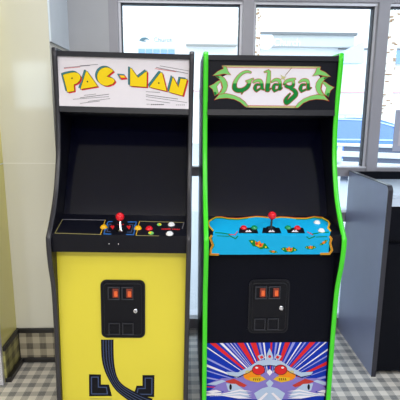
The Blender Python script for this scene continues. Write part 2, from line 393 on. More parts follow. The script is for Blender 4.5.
CPN = Matrix(((1, 0, 0), (0, .9776, -.2106), (0, .2106, .9776)))      # slope of the control panel top
def cp_art(W): return Art(W, (0, -.075, .967), (1, 0, 0), (0, .195, .042))
def cp_front(W): return Art(W, (0, -.075, .967), (1, 0, 0), (0, -.013, .083))
def on_cp(W, px, py):
    a = cp_art(W); u, v = a.pt((px, py)); p = a.O+a.A*u+a.B*v
    return Matrix.Translation(p) @ Matrix.Rotation(math.atan2(.042, .195), 4, 'X')
def button(root, W, px, py, colr, r=.0125):
    M = on_cp(W, px, py); m = BTN[colr]
    MB().lathe([(r*1.30, 0), (r*1.30, .0025), (r*1.15, .005), (r, .0055), (r*.98, .009), (r*.8, .0105), (r*.3, .0098), (.0005, .0096)], m, M, 24).build('push_button', root)['label'] = colr+' push button'
def joystick(root, W, px, py, hgt=.062, shaft=None):
    M = on_cp(W, px, py)
    j = MB().lathe([(.017, 0), (.017, .0015), (.010, .004), (.0048, .006), (.0034, hgt-.01), (.0005, hgt-.009)], shaft or CHROME, M, 20).build('joystick', root)
    MB().lathe([(.0215, .0008), (.0215, .002), (.0065, .0035)], BTN['red'] if False else METALB2, M, 24).build('dust_washer', j)
    MB().ball((0, 0, hgt), .0185, BTN['red'], M).build('ball_grip', j)

# ---- yellow-fronted cabinet
ry, W1, mq1, cp1, fp1, cd1 = cabinet('black arcade cabinet with yellow front and PAC-MAN marquee, left of the two', (-.297, 1.945, .0056), (0, R(1.0), 0), .618, GREYEDGE, YELLOW, 'w')
a = Art(W1, (0, .130, 1.5), (1, 0, 0), (0, 0, 1))
TE, RD, YL, BK = I['teal'], I['red'], I['yellow'], I['black']
circ = [(106.3+9.0*math.cos(R(t)), 76.6-9.1*math.sin(R(t))) for t in range(38, 301, 9)]
C_ = circ+[(112.6, 84.0), (114.8, 81.6), (114.2, 79.4), (111.8, 78.0), (106.6, 76.6)]
letters = [[(63.2, 75), (66, 73.9), (71, 72.8), (75, 72.4), (78, 73.2), (80.2, 75.4), (80.6, 78.3), (79.4, 81.2), (77, 83.3), (73.9, 84.6), (74.4, 90.9), (67.6, 92.2)],
           [(86.2, 71.4), (87.4, 71.6), (97.8, 86.3), (80.6, 89.2)], C_,
           [(130.2, 68.2), (131.6, 68.6), (138.1, 77.8), (146.9, 71), (146.6, 87), (130.2, 85.9)],
           [(160.6, 72.6), (162.2, 73), (166.6, 91.1), (149.4, 87)],
           [(172.9, 76.8), (178.4, 87.6), (180.6, 78.6), (187.1, 79.4), (182.6, 95.7), (169, 92)]]
for L_ in letters:
    off = lambda dx, dy: [(x+dx, y+dy) for x, y in L_]
    for k in range(4): a.poly(off(-.45*(k+1), -.36*(k+1)), TE, 1)
    a.line(off(-1.9, -1.5), .5, BK, 0, True)
    for k in range(3): a.poly(off(.5*(k+1), .42*(k+1)), RD, 2)
    a.line(L_, .85, BK, 3, True); a.poly(L_, YL, 4)
a.poly([(117, 73.6), (124.2, 74.2), (127.6, 78.8), (120, 79.4)], TE, 1); a.poly([(119, 75), (125, 75.4), (127.8, 79.4), (121.5, 80)], RD, 2); a.poly([(119.8, 75.4), (124, 75.8), (125.6, 77.7), (121, 77.6)], YL, 3)
for x, y in ((72.2, 78.3), (87.6, 81.6), (158.8, 83.1)): a.disc((x, y), .75, .85, BK, 5, 10)
# speed lines
for p, q, m in (((64, 68.5), (80, 67), RD), ((80, 65.8), (98, 64.4), I['grey']), ((64, 67.6), (90, 65.5), I['grey']), ((80, 97.8), (109, 94.2), BK), ((73, 99.3), (109, 96.6), I['grey']), ((88, 101.4), (110, 98.6), I['grey']), ((80, 103.4), (100, 101), I['grey']),
                ((84, 95.4), (96, 94), I['grey']), ((146, 91.6), (160, 92.6), I['grey']), ((146, 94.8), (178, 99), BK), ((146, 96.5), (187, 102.6), I['grey']), ((146, 99.6), (170, 103), I['grey']), ((156, 67.4), (188, 73.6), BK), ((160, 65.8), (189, 71), I['grey']), ((155, 68.6), (176, 71.8), RD)):
    a.line([p, q], .45, m, 0)
for k in range(7): a.line([(151+k*1.9, 104.5), (152.3+k*1.9, 104.55)], .95, BK, 0)
for k in range(5): a.line([(146.6+k*.8, 104.2), (147.1+k*.8, 104.25)], .6, I['grey'], 0)
for k in range(5): a.line([(176+k*1.9, 104.9), (177.3+k*1.9, 104.95)], .6, I['grey'], 0)
a.build('lettering', mq1)
# control panel print
a = cp_art(W1); GD = mat('ink_dull_gold', (150, 140, 90), .4)
a.line([(62.5, 219.6), (105.3, 220.2)], .55, I['grey'], 0); a.line([(62.5, 219.6), (55, 233.2)], .55, GD, 0); a.line([(55, 233.2), (100.5, 234.6)], .6, GD, 0); a.line([(105.3, 220.2), (100.5, 234.6)], .7, I['gold'], 0)
a.line([(139.5, 221.4), (184, 222.6)], .55, GD, 0); a.line([(139.5, 221.4), (136, 235.6)], .7, I['gold'], 0); a.line([(136, 235.6), (159, 236)], .55, GD, 0); a.line([(184, 222.6), (182.2, 229)], .8, I['grey'], 0)
for P in ([(112.5, 221.7), (108.4, 221.7), (106.8, 224.2), (107.6, 224.3), (106.3, 229.3), (105.2, 229.2), (103.9, 234), (111.3, 234.2)], [(127.5, 222), (136.2, 222.1), (135.6, 225.6), (134.6, 225.6), (133.9, 229.5), (134.7, 229.6), (133.6, 234.8), (126, 234.6)]):
    a.line(P, 1.0, I['maze'], 0)
for P in ([(111.5, 224.4), (109.2, 224.4), (107.2, 231.6), (110.5, 231.8)], [(129, 224.5), (133, 224.6), (131.4, 232.2), (127.3, 232.2)]): a.line(P, .7, I['slate'], 0)
for x in (112.3, 128.6): a.poly([(x-2.2, 226.4), (x-.6, 225.6), (x+.2, 226.2), (x+1.4, 225.4), (x+2.2, 227), (x+.4, 229.8)], RD, 1)
a.disc((120.8, 224.4), 3.4, .9, RD, 0); a.disc((120.6, 224.2), 2.6, .6, BK, 1); a.line([(116, 230.4), (118, 232), (122.4, 232.2)], .7, RD, 0)
a.disc((159.3, 224.6), 2.3, 1.5, I['lgreen'], 0); a.disc((160, 224.4), 1.2, 1, YL, 1); a.disc((151, 233.2), 2.8, 1.7, I['lgreen'], 0); a.disc((150, 232.8), 1.4, .9, YL, 1)
for k in range(6): a.line([(161.6+k*1.55, 229.3), (162.6+k*1.55, 229.1)], 1.3, RD, 0)
for k in range(5): a.line([(172.4+k*1.55, 229.5), (173.4+k*1.55, 229.4)], 1.1, RD, 0)
a.build('panel_print', cp1)
button(ry, W1, 103.8, 227.6, 'yellow'); button(ry, W1, 138, 228.6, 'yellow'); button(ry, W1, 149.2, 229, 'red'); button(ry, W1, 171.4, 225, 'white'); button(ry, W1, 169.6, 234.2, 'white')
joystick(ry, W1, 120.6, 230.4, .066)
for x in (-.075, -.035):
    M = Matrix.Translation((x+.03, -.0685, .925)) @ Matrix.Rotation(R(90+9), 4, 'X'); MB().lathe([(.0032, 0), (.0032, .0015), (.0005, .0022)], CHROME, M, 12).build('panel_bolt', ry)
# front panel print: maze blocks and swoosh, no characters
a = Art(W1, (0, -.004, .05), (1, 0, 0), (0, 0, 1))
for P in ([(89, 374.2), (101, 374.4), (101, 384.4), (109, 384.5), (112, 396), (89.2, 396.2)], [(154.5, 375), (142.5, 375), (142.5, 385.6), (136.5, 385.6), (133, 396.6), (154.2, 397)]): a.poly(P, BK, 0)
a.line([(91.6, 393.8), (91.5, 377), (98.3, 377), (98.4, 387), (106.5, 387.2), (107.5, 393.8)], 1.0, I['slate'], 1, True)
a.line([(151.8, 394.2), (152, 378), (145.2, 378), (145.2, 388.3), (138, 388.4), (137, 394)], 1.0, I['slate'], 1, True)
trail = [(107.3, 339.5, 12.6), (107.4, 350, 12.4), (108, 360, 12), (110, 370, 10.5), (114, 380, 8.6), (120, 388, 9), (130, 395, 10.5), (141, 401, 12.5), (150, 405, 14)]
pt_ = smooth(trail, 5)
for i in range(len(pt_)-1):
    (x0, y0, w0), (x1, y1, w1) = pt_[i], pt_[i+1]
    def nrm(j):
        A_ = pt_[max(j-1, 0)]; B_ = pt_[min(j+1, len(pt_)-1)]; dx, dy = B_[0]-A_[0], B_[1]-A_[1]; l = math.hypot(dx, dy); return -dy/l, dx/l
    n0, n1 = nrm(i), nrm(i+1)
    a.poly([(x0+n0[0]*w0/2, y0+n0[1]*w0/2), (x1+n1[0]*w1/2, y1+n1[1]*w1/2), (x1-n1[0]*w1/2, y1-n1[1]*w1/2), (x0-n0[0]*w0/2, y0-n0[1]*w0/2)], BK, 0)
    for f in (-.32, -.12, .1, .32):
        e = .03
        a.poly([(x0+n0[0]*w0*(f+e), y0+n0[1]*w0*(f+e)), (x1+n1[0]*w1*(f+e), y1+n1[1]*w1*(f+e)), (x1+n1[0]*w1*(f-e), y1+n1[1]*w1*(f-e)), (x0+n0[0]*w0*(f-e), y0+n0[1]*w0*(f-e))], I['slate'], 1)
a.line([(90, 398.6), (112, 398.9)], .35, I['grey'], 0)
a.build('front_print', fp1)

# ---- green-edged cabinet
rg, W2, mq2, cp2, fp2, cd2 = cabinet('black arcade cabinet with green edging and Galaga marquee, right of the two', (.3945, 1.945, 0), (0, 0, 0), .622, GREEN, CABG, 'k')
cd2_ = None
a = Art(W2, (0, .130, 1.5), (1, 0, 0), (0, 0, 1))
WH, LG, DG, BE = I['white'], I['lgreen'], I['dgreen'], I['beige']
mir = lambda P: [(543-x, y-1.1) for x, y in P]
a.poly([(224, 66), (320, 67.6), (317, 74), (320, 77), (318.5, 86), (321, 95), (310, 97), (302, 101), (296, 106.6), (247, 106.2), (240, 100.5), (232, 96), (222, 94), (225, 86), (222, 77), (228, 74)], WH, 0)
a.line([(222, 66.2), (320, 67.4)], 1.5, BE, 1); a.line([(222, 67.4), (319, 68.6)], .4, RD, 2); a.line([(246, 106.6), (298, 107.2)], 1.6, BE, 1); a.line([(247, 105.5), (297, 106)], .4, RD, 2)
leaf1 = [(316.5, 68), (320.5, 66.8), (319.6, 69.8), (325, 72.2), (330.4, 76.8), (326, 76.4), (319, 75), (312, 76.2), (315, 72.5)]
leaf2 = [(322.5, 76.6), (318.6, 79), (316, 83), (315.3, 87), (316.6, 91.5), (319, 94.6), (325, 96), (322, 92.5), (320.4, 88.5), (321.2, 84), (324, 80), (328.2, 76.9)]
leaf3 = [(321.6, 80.6), (326, 82.4), (329.5, 85.2), (334.2, 87.4), (330.4, 90.6), (328.4, 97), (325, 95), (321, 91)]
leaf3i = [(322.6, 83.2), (326.2, 87.6), (324.2, 94.6), (321.2, 89)]
leaf4 = [(329, 101.2), (324, 99.7), (316, 99.2), (309, 100.4), (303, 103.2), (298, 107.8), (294.5, 107.6), (298, 103), (303, 99), (310, 96), (317, 94.4), (324, 95.6)]
for T in (lambda P: P, mir):
    for P, ly in ((leaf3, 1), (leaf2, 3), (leaf4, 5), (leaf1, 7)):
        a.poly(T(P), LG, ly); a.line(T(P), .45, I['lred'], ly+1, True)
    a.poly(T(leaf3i), WH, 2); a.line(T(leaf3i), .4, I['lred'], 3, True)
    a.poly(T([(328.2, 76.9), (324.5, 79.6), (323.2, 78.2), (325.5, 76.9)]), DG, 5); a.poly(T([(328.4, 97), (329.6, 93), (327.2, 93), (326.2, 95.6)]), DG, 5)
G_ = [[(251, 72.6, 1.2), (247, 71.6, 1.9), (242, 73.4, 2.3), (237.6, 77.8, 2.7), (234.9, 83, 3.4), (234.6, 88.2, 4.3), (238, 90.4, 4.1), (243, 89.8, 3.7), (247.4, 86.8, 3.6), (249.3, 82.6, 3), (250.3, 80, 2)], [(246, 81.5, 1.4), (253.4, 78.8, 1.1)], [(243, 91, 1.5), (241.5, 94, .5)],
      [(253, 82.6, 1.4), (256, 80.7, 2.2), (260, 80.7, 2.7), (261.8, 84.2, 2.7), (262, 88, 2.6), (264.2, 90, .7)], [(260.4, 84.9, 1.4), (256.4, 84.8, 2), (254.9, 88.2, 3), (256, 91, 1.6)], [(255.8, 91.4, 1.8), (260.6, 88.4, 1.4)],
      [(264.2, 72.2, .8), (269, 70.6, 1.8)], [(269, 71, 2.8), (268.4, 80, 3.6), (267.4, 87, 3.9), (266.4, 91.6, 2.2)], [(268, 91.2, 1.5), (270.7, 88.4, .6)],
      [(271.3, 82.2, 1.1), (275, 79.9, 2.4), (279, 80.5, 2.7), (280.1, 85, 2.7), (279.6, 89, 2.6), (282.2, 87.8, .6)], [(278.3, 84.8, 1.4), (274.7, 84.7, 2.1), (273.3, 88.3, 3), (274.4, 91, 1.7)], [(273.6, 91.4, 1.8), (278.6, 89.4, 1.2)],
      [(283.8, 84.8, 2), (286.6, 81.2, 2.6), (291.6, 79.8, 2.8), (295.4, 78.8, .9)], [(285.2, 85.6, 2.6), (288.8, 87.2, 2.7), (293, 85.6, 2.5), (293.2, 81, 2.2)], [(289.6, 88, 2.2), (294.4, 90.8, 3.5), (295.6, 94.6, 3.9), (291.6, 98.8, 3.9), (286.6, 103, 3.4), (285.4, 99.6, 2.8), (290, 93.4, 1)],
      [(298.8, 82.6, 1.1), (302.5, 80.3, 2.4), (307, 80.7, 2.7), (308.1, 85, 2.7), (308.2, 89, 2.5), (311.2, 87.6, .6)], [(305.4, 84.7, 1.5), (301.7, 85.1, 2.2), (300.3, 88.8, 3.1), (301.6, 91.4, 1.7)], [(300.6, 91.8, 1.8), (306.2, 89.4, 1.3)]]
for P in G_: a.stroke(P, I['lred'], 3, grow=.6)
for P in G_: a.stroke(P, DG, 4, grow=.1, split=(83.4, LG))
a.line([(291.6, 67.8), (285, 75.6)], .6, I['brown'], 6); a.poly([(280, 74.6), (283, 76.4), (286.4, 76.6), (284.4, 78.2), (285, 80.6), (282.6, 79), (280.4, 79.6), (281.6, 77.4)], BE, 6)
a.build('lettering', mq2)
# control panel print: sky-blue field, ornate border, plain leaf sprays
a = cp_art(W2); CY = I['cyan']
field = [(212, 219.6), (216, 217.4), (222, 217.4), (228, 218.6), (238, 219), (248, 217.8), (256, 216.8), (263, 217.2), (272, 218.4), (280, 217.4), (287, 217.6), (296, 218.6), (306, 218.6), (314, 217), (322, 218), (328, 221.4), (329.4, 224), (328, 228), (330.8, 231.5), (329.5, 235.9), (213, 235.3), (213.4, 231), (209.6, 227), (208.4, 224), (209, 221.4)]
a.poly(field, CY, 0)
a.line(field[:19], 1.1, I['gold'], 1); a.line(field[19:]+field[:1], 1.4, I['gold'], 1) if False else None
a.line(field[21:25]+field[:2], 1.5, I['gold'], 1); a.line([(x, y+.9) for x, y in field[:6]], .7, DG, 2); a.line([(x, y+1.0) for x, y in field[11:16]], .6, DG, 2); a.line(field[14:19], 1.7, I['gold'], 1)
a.line([(x, y-.6) for x, y in field[1:15]], .35, RD, 2)
a.line([(215, 232.8), (222, 233.2), (230, 234.6)], 1.0, DG, 1); a.line([(329, 232.4), (320, 232.8), (312, 234.4)], 1.0, DG, 1); a.line([(229, 234.8), (235, 235), (237.6, 231.6)], .8, RD, 1); a.line([(313, 235), (307, 232)], .8, RD, 1)
for x0, x1, x2, x3 in ((239.6, 256.4, 258.2, 238.6), (263, 279.2, 281.6, 262.2), (286, 303, 305, 287.8)):
    a.poly([(x0, 228), (x1, 228), (x2, 233.6), (x3, 233.4)], BK, 2); xm = (x0+x1)/2
    a.poly([(xm-3, 232.4), (xm-.8, 230.2), (xm, 231.6), (xm+1.4, 230.2), (xm+4, 232.4)], WH, 3)
a.build('panel_print', cp2)
a = cp_front(W2)
a.poly([(212.6, 234.9), (329.6, 235.6), (328.4, 254.2), (211.6, 254.6)], CY, 0)
lb = [(212, 235.2), (210, 237.8), (211.6, 241.5), (213, 245), (211, 249), (210.6, 254.2), (219, 254.4)]
rb = [(329.4, 236), (331.4, 238.8), (330, 243), (330.8, 246), (332, 250), (329.4, 253.6), (320, 253.8)]
for P in (lb, rb): a.line(P, 2.0, I['gold'], 1); a.line(P, .6, I['lred'], 2)
a.line([(x+1.2, y) for x, y in lb[1:5]], .6, DG, 2); a.line([(x-1.2, y) for x, y in rb[1:5]], .6, DG, 2)
a.line([(229, 235.4), (235.4, 238.6), (238, 236)], 1.0, DG, 1); a.line([(315, 236.2), (309, 238.6), (306.4, 236.4)], 1.0, DG, 1); a.line([(217, 235.7), (229, 236.2)], .7, DG, 1); a.line([(327, 236.4), (316, 237)], .7, DG, 1)
def spray(x, y, s, ang):
    c, d = math.cos(R(ang)), math.sin(R(ang)); T = lambda P: [(x+(p*c-q*d)*s, y+(p*d+q*c)*s) for p, q in P]
    a.poly(T([(-9, -1), (-5, -2.6), (0, -1.4), (5, -2.6), (9.4, .6), (5, 1.8), (3, 3.2), (-1, 2.2), (-4, 2.6)]), DG, 1)
    a.poly(T([(-3.6, -2.2), (-1.8, -1.2), (0, -3.4), (1.8, -1.4), (3.6, -2.6), (3.4, .9), (1, 1.9), (-2.2, 1.4)]), I['orange'], 2)
    for p, q, r_, m in ((-1.7, -.4, 1.0, RD), (1.6, -.3, 1.0, RD), (-6, -.8, .7, YL), (6.2, .1, .7, YL), (0, .9, .6, YL)): a.disc(T([(p, q)])[0], r_*s, r_*s, m, 3, 10)
spray(258.5, 244.5, 1.22, 17); spray(289, 249.6, .95, 0); spray(310.4, 247.4, .66, -3); spray(323.6, 242.6, .55, -36); spray(273, 251.6, .5, 5)
a.build('panel_front_print', cp2)
for x, y, c in ((243.6, 228.3, 'red'), (254.3, 228.3, 'green'), (288, 228.3, 'green'), (297.3, 228.5, 'red'), (317, 223, 'white'), (321.4, 231.2, 'white')): button(rg, W2, x, y, c, .0118)
joystick(rg, W2, 271, 228.4, .064, METALB)
# kick panel: starburst with a plain winged emblem
a = Art(W2, (0, -.004, .05), (1, 0, 0), (0, 0, 1))
def inv(u, v):                                           # panel coordinates -> image units for clipping the rays
    P = W2 @ (a.O+a.A*u+a.B*v); d = P-EYE; z = d.dot(cf); return 200+FPX*d.dot(cr)/z, 200-FPX*d.dot(cu)/z
U0, U1, V0, V1 = -.29, .288, 0.0, .372
a.poly([(U0, V0), (U1, V0), (U1, V1), (U0, V1)], I['blue'], 0, px=False)
cu_, cv_ = a.pt((269.5, 390))
def clipbox(P):
    for ax, lim, sg in ((0, U0, 1), (0, U1, -1), (1, V0, 1), (1, V1, -1)):
        o = []
        for i in range(len(P)):
            p, q = P[i-1], P[i]; ip, iq = (p[ax]-lim)*sg >= 0, (q[ax]-lim)*sg >= 0
            if ip != iq: t = (lim-p[ax])/(q[ax]-p[ax]); o.append((p[0]+t*(q[0]-p[0]), p[1]+t*(q[1]-p[1])))
            if iq: o.append(q)
        P = o
        if len(P) < 3: return []
    return P
def edge_rays(lst, f):
    for p, q, n_ in lst:
        A_, B_ = a.pt(f(p)), a.pt(f(q))
        ext = lambda P: (cu_+(P[0]-cu_)*1.15, cv_+(P[1]-cv_)*1.15)
        P = clipbox([(cu_, cv_), ext(A_), ext(B_)])
        if P: a.poly(P, I[n_], 1, px=False)
edge_rays([(207, 213.5, 'red'), (217.5, 221, 'white'), (223.6, 226.2, 'lav'), (228.4, 229.4, 'white'), (232, 233.4, 'lav'), (236, 242.6, 'red'), (245.4, 246.8, 'white'), (249.6, 255.6, 'red'), (258, 260.4, 'lav'), (262.6, 264.4, 'white'),
           (270.5, 272.4, 'red'), (275.6, 277.6, 'lav'), (280, 281.8, 'white'), (285.4, 290.6, 'red'), (293, 296, 'lav'), (300.8, 302.6, 'white'), (305.4, 307, 'lav'), (310.6, 316.4, 'red'), (319.6, 321.6, 'lav'), (326, 327.8, 'white')], lambda v: (v, 341))
edge_rays([(344.5, 346, 'white'), (355.6, 358, 'lav'), (363, 365.6, 'white'), (369, 370.4, 'lav'), (376, 377.8, 'lav'), (386, 387, 'red'), (393.5, 396, 'white')], lambda v: (204, v))
edge_rays([(345.5, 347.4, 'white'), (352, 353.6, 'lav'), (358.6, 362.4, 'red'), (367, 368, 'lav'), (374, 376.6, 'lav'), (383.6, 385.6, 'red'), (393.5, 396, 'white')], lambda v: (332, v))
SV, PU, OR = I['silver'], I['purple'], I['orange']
mk = lambda P: [(539-x, y) for x, y in P]
for T in (lambda P: P, mk):
    a.poly(T([(270, 372), (252, 374), (236, 378), (222, 378), (206, 384), (216, 386), (209, 391), (224, 391), (218, 396), (236, 395), (252, 399), (269.5, 399)]), PU, 2)
    a.poly(T([(224, 381.2), (234, 378.4), (247, 385), (244, 387), (230, 383)]), I['lred'], 3)
    for k in range(5): a.poly(T([(208+k*3, 396.5-k*.4), (240, 389+k*1.6), (252, 391+k*1.8), (238, 391+k*1.8)]), (WH, SV)[k % 2], 5)
    a.poly(T([(226, 383), (236, 383.6), (246, 391), (250, 397), (238, 394), (228, 390)]), SV, 4); a.disc(T([(230.5, 386.6)])[0], 1.3, 3, BK, 5, 12)
    a.poly(T([(206, 384), (222, 379.6), (226, 381), (216, 384.6)]), SV, 3); a.poly(T([(204, 391.5), (216, 389.5), (222, 391.5), (212, 393)]), WH, 3); a.poly(T([(226, 371.4), (238, 372), (250, 366), (258, 360.6), (269.5, 358.6), (269.5, 364.5), (258, 366), (248, 371.6), (238, 376.4), (228, 374.4)]), SV, 4)
    a.line(T([(228, 374.8), (238, 377), (249, 372), (258, 366.6), (269.5, 365)]), .6, BK, 5)
    a.disc(T([(252, 375)])[0], 8.8, 5.6, OR, 3); a.disc(T([(258.4, 369.4)])[0], 6.6, 5.2, BK, 5); a.disc(T([(258.4, 369.4)])[0], 6.0, 4.7, RD, 6); a.disc(T([(256.6, 367.2)])[0], 1.5, .9, WH, 7, 12)
    a.poly(T([(249, 377), (262, 376), (266, 379), (258, 382), (250, 380.6)]), I['gold'], 6); a.disc(T([(247.5, 371.6)])[0], 2.4, 1.6, I['beige'], 4, 12)
    for k in range(4): a.line(T([(254+k*2, 377.6), (253.2+k*2, 380)]), .7, BK, 7)
    a.poly(T([(257.5, 355.6), (262.5, 353.4), (265, 357.5), (260, 360)]), SV, 5); a.poly(T([(259.4, 356.2), (262, 355), (263.6, 357.2), (261, 358.6)]), RD, 6)
    a.poly(T([(269.5, 386), (262, 388), (254, 393), (258, 401), (269.5, 401)]), SV, 3)
a.poly([(269.5, 347.5), (272, 353), (273.2, 358), (269.5, 360.6), (265.8, 358), (267, 353)], SV, 6); a.disc((269.5, 356), 1.5, 1.5, RD, 7, 10)
a.poly([(269.5, 368.4), (272.6, 371.6), (269.5, 375.2), (266.4, 371.6)], WH, 7); a.poly([(269.5, 379), (273.4, 382.4), (269.5, 388), (265.6, 382.4)], SV, 7)
for P in ([(256, 401), (266, 392), (268, 393), (260, 401)], [(283, 401), (273, 392), (271, 393), (279, 401)]): a.poly(P, WH, 6)
a.build('front_print', fp2)

# ------------------------------------------------------------ service counter at right
LAM = mat('grey_blue_laminate', (156, 166, 202), .36, spec=.6, noise=(3, .12), bump=(60, .06))
LAMD = mat('black_counter_laminate', (9, 11, 20), .45, spec=.12)
EDG = mat('dark_edge_band', (46, 46, 56), .3)
TOPM = mat('white_counter_top', (200, 214, 232), .25)
t = thing('service_counter', 'black laminate service counter with raised side and white top by the window', 'counter', (1.07, 2.295, 0))
def rprof(y0, y1, z0, z1, r):
    return [(y0, z0), (y1, z0), (y1, z1)]+[(y0+r-r*math.sin(R(q)), z1-r+r*math.cos(R(q))) for q in (0, 20, 40, 60, 80, 90)]
sd = MB().prism(rprof(.003, .587, 0, 1.112, .03), .004, .026, LAM).build('side_panel', t)
ep = rprof(0, .59, 0, 1.115, .032)
mb = MB()
pts = list(reversed(ep[2:]))+[(.59, 1.115)]; pts = [(0, 0)]+[(y, z) for y, z in reversed(ep[2:])]
for (y0, z0), (y1, z1) in zip(pts[:-1], pts[1:]):
    l = math.hypot(y1-y0, z1-z0) or 1; ny, nz = (z1-z0)/l*.004, -(y1-y0)/l*.004
    mb.prism([(y0, z0), (y1, z1), (y1+ny, z1+nz), (y0+ny, z0+nz)], .002, .028, EDG)
mb.build('edge_band', sd)
MB().box(.028, 1.6, .565, .585, 0, 1.11, LAMD).build('back_panel', t)
MB().box(.028, 1.6, .012, .565, 1.045, 1.062, TOPM, bev=.003).box(.028, 1.6, .008, .03, 1.0, 1.045, TOPM, bev=.002).build('counter_top', t)
MB().box(.028, 1.6, .03, .56, .02, 1.0, LAMD).build('carcass', t)
for i in range(2):
    x0 = .032+i*.79
    MB().box(x0, x0+.775, .012, .03, .81, .995, LAMD, bev=.003).build('drawer', t)
    MB().box(x0, x0+.775, .012, .03, .03, .79, LAMD, bev=.003).build('door', t)

# ------------------------------------------------------------ sheet on the window
PAPER = mat('grey_notice_paper', (168, 172, 190), .6)
t = MB().box(1.378, 1.62, WY-.004, WY+.003, 1.235, 1.505, PAPER, bev=.001).box(1.41, 1.50, WY-.0055, WY-.0035, 1.27, 1.42, mat('notice_print', (196, 190, 196), .6)).build('window_notice')
tag(t, 'grey paper notice stuck to the right window pane above the counter', 'notice')

# ------------------------------------------------------------ outside
def at(x, y, Y): d = pray(x, y); return EYE+d*(Y/d.y)
PAVE = mat('pale_concrete', (150, 151, 155), .8, noise=(1.2, .05))
ASPH = mat('light_asphalt', (168, 170, 176), .85, noise=(2, .06))
GZ = -.35
struct(MB().box(-30, 40, 3.07, 7.5, GZ-.2, GZ+.12, PAVE).build('sidewalk'))
struct(MB().box(-60, 80, 7.5, 60, GZ-.2, GZ, ASPH).build('parking_lot_ground'))
STUC = mat('white_stucco', (238, 236, 232), .8, noise=(3, .02)); STUC2 = mat('pale_grey_fascia', (190, 188, 184), .8); SOFF = mat('grey_soffit', (112, 112, 112), .8)
SKYGL = mat('pale_blue_shop_glass', (122, 152, 192), .12); BEIG = mat('pale_beige_awning', (178, 172, 164), .8)
FY = 24.0
t = thing('shop_building', 'long white shop building with pale fascia across the parking lot', 'building', (0, FY, GZ))
def lx(x, y, Y=FY): p = at(x, y, Y); return p.x, p.z-GZ
zt = lx(300, 34)[1]; zb = lx(300, 48)[1]
x253 = lx(251, 40)[0]; x350 = lx(350, 40)[0]
MB().box(-16, 26, 0, 6, 0, zt+5.5, STUC).build('wall', t)
MB().box(x253, x350, -.6, 0, zb, zt, STUC2).box(x253-.1, x350+.1, -.75, 0, zt-.14, zt-.02, SOFF).build('fascia', t)
xa, za = lx(186, 34); xb, zc = lx(236, 47)
MB().prism([(-.9, zc), (0, zc), (0, za)], xa, xb, BEIG).build('awning', t)
def shopwin(xa, ya, xb, yb, n):
    X0, Z1 = lx(xa, ya); X1, Z0 = lx(xb, yb)
    m = MB().box(X0, X1, -.05, .02, Z0, Z1, STUC2)
    o = m.build('shop_window', t); g = MB(); wd = (X1-X0)/n
    for i in range(n): g.box(X0+i*wd+.03, X0+(i+1)*wd-.03, -.08, -.04, Z0+.08, Z1-.08, SKYGL)
    g.build('pane', o)
shopwin(138, 47.5, 175, 58.5, 5)
shopwin(394, 47, 420, 66, 3)
def text_obj(s_, xl, yb, hpx, m, parent, name, Yo=-.62):
    cu__ = bpy.data.curves.new(name, 'FONT'); cu__.body = s_; cu__.size = 1; cu__.extrude = .03
    o = bpy.data.objects.new(name, cu__); COL.objects.link(o)
    bpy.context.view_layer.update(); dg = bpy.context.evaluated_depsgraph_get(); me = bpy.data.meshes.new_from_object(o.evaluated_get(dg)); bpy.data.objects.remove(o)
    X, Z = lx(xl, yb); X2, Z2 = lx(xl, yb-hpx); sc = (Z2-Z)/.72
    for v in me.vertices: x, y, z = v.co; v.co = (X+x*sc*.92, Yo-z, Z+y*sc)
    me.materials.append(m); q = bpy.data.objects.new(name, me); COL.objects.link(q); q.parent = parent; return q
SGN = mat('white_sign_letters', (250, 250, 252), .5); SGG = mat('faint_grey_letters', (166, 168, 170), .6); TEAL = mat('dark_teal_sign', (70, 96, 104), .5)
q = text_obj('Church', 271, 47.2, 7.2, SGN, t, 'sign_lettering')
q = text_obj('Church', 153.5, 42, 5.2, SGG, t, 'sign_lettering', -.03)
X, Z = lx(263.5, 42.5); MB().lathe([(.42, 0), (.42, .06), (.0005, .06)], SGN, Matrix.Translation((X, -.6, Z)) @ Matrix.Rotation(R(90), 4, 'X'), 28, False).build('round_sign', t)
lg = MB()
Pq = [lx(x, y) for x, y in ((139, 40.4), (142, 37.6), (146, 37.4), (150, 39.8), (146, 39.2), (143.6, 40.2), (146.5, 41.8), (142, 41.4))]
lg.prism(Pq, -.06, 0, TEAL, fn=lambda p, q_, k: Vector((p, k, q_))); lg.build('swoosh_sign', t)
gab = MB(); Pq = [lx(x, y) for x, y in ((321, 66), (338, 53), (352, 46), (352, 66))]
gab.prism(Pq, -1.6, -.8, mat('pale_blue_gable', (190, 208, 232), .7), fn=lambda p, q_, k: Vector((p, k, q_))); gab.build('entrance_gable', t)
xx0, zz0 = lx(338, 48); xx1, _ = lx(420, 48); pl_ = MB().box(xx0, xx1, -.1, 0, zz0-.08, zz0, SOFF)
x0_, z0_ = lx(335, 92); pl_.box(x0_-12, x0_+12, -.1, 0, z0_-.04, z0_+.03, mat('pink_brick_line', (206, 160, 160), .7)); pl_.build('ledge', t)

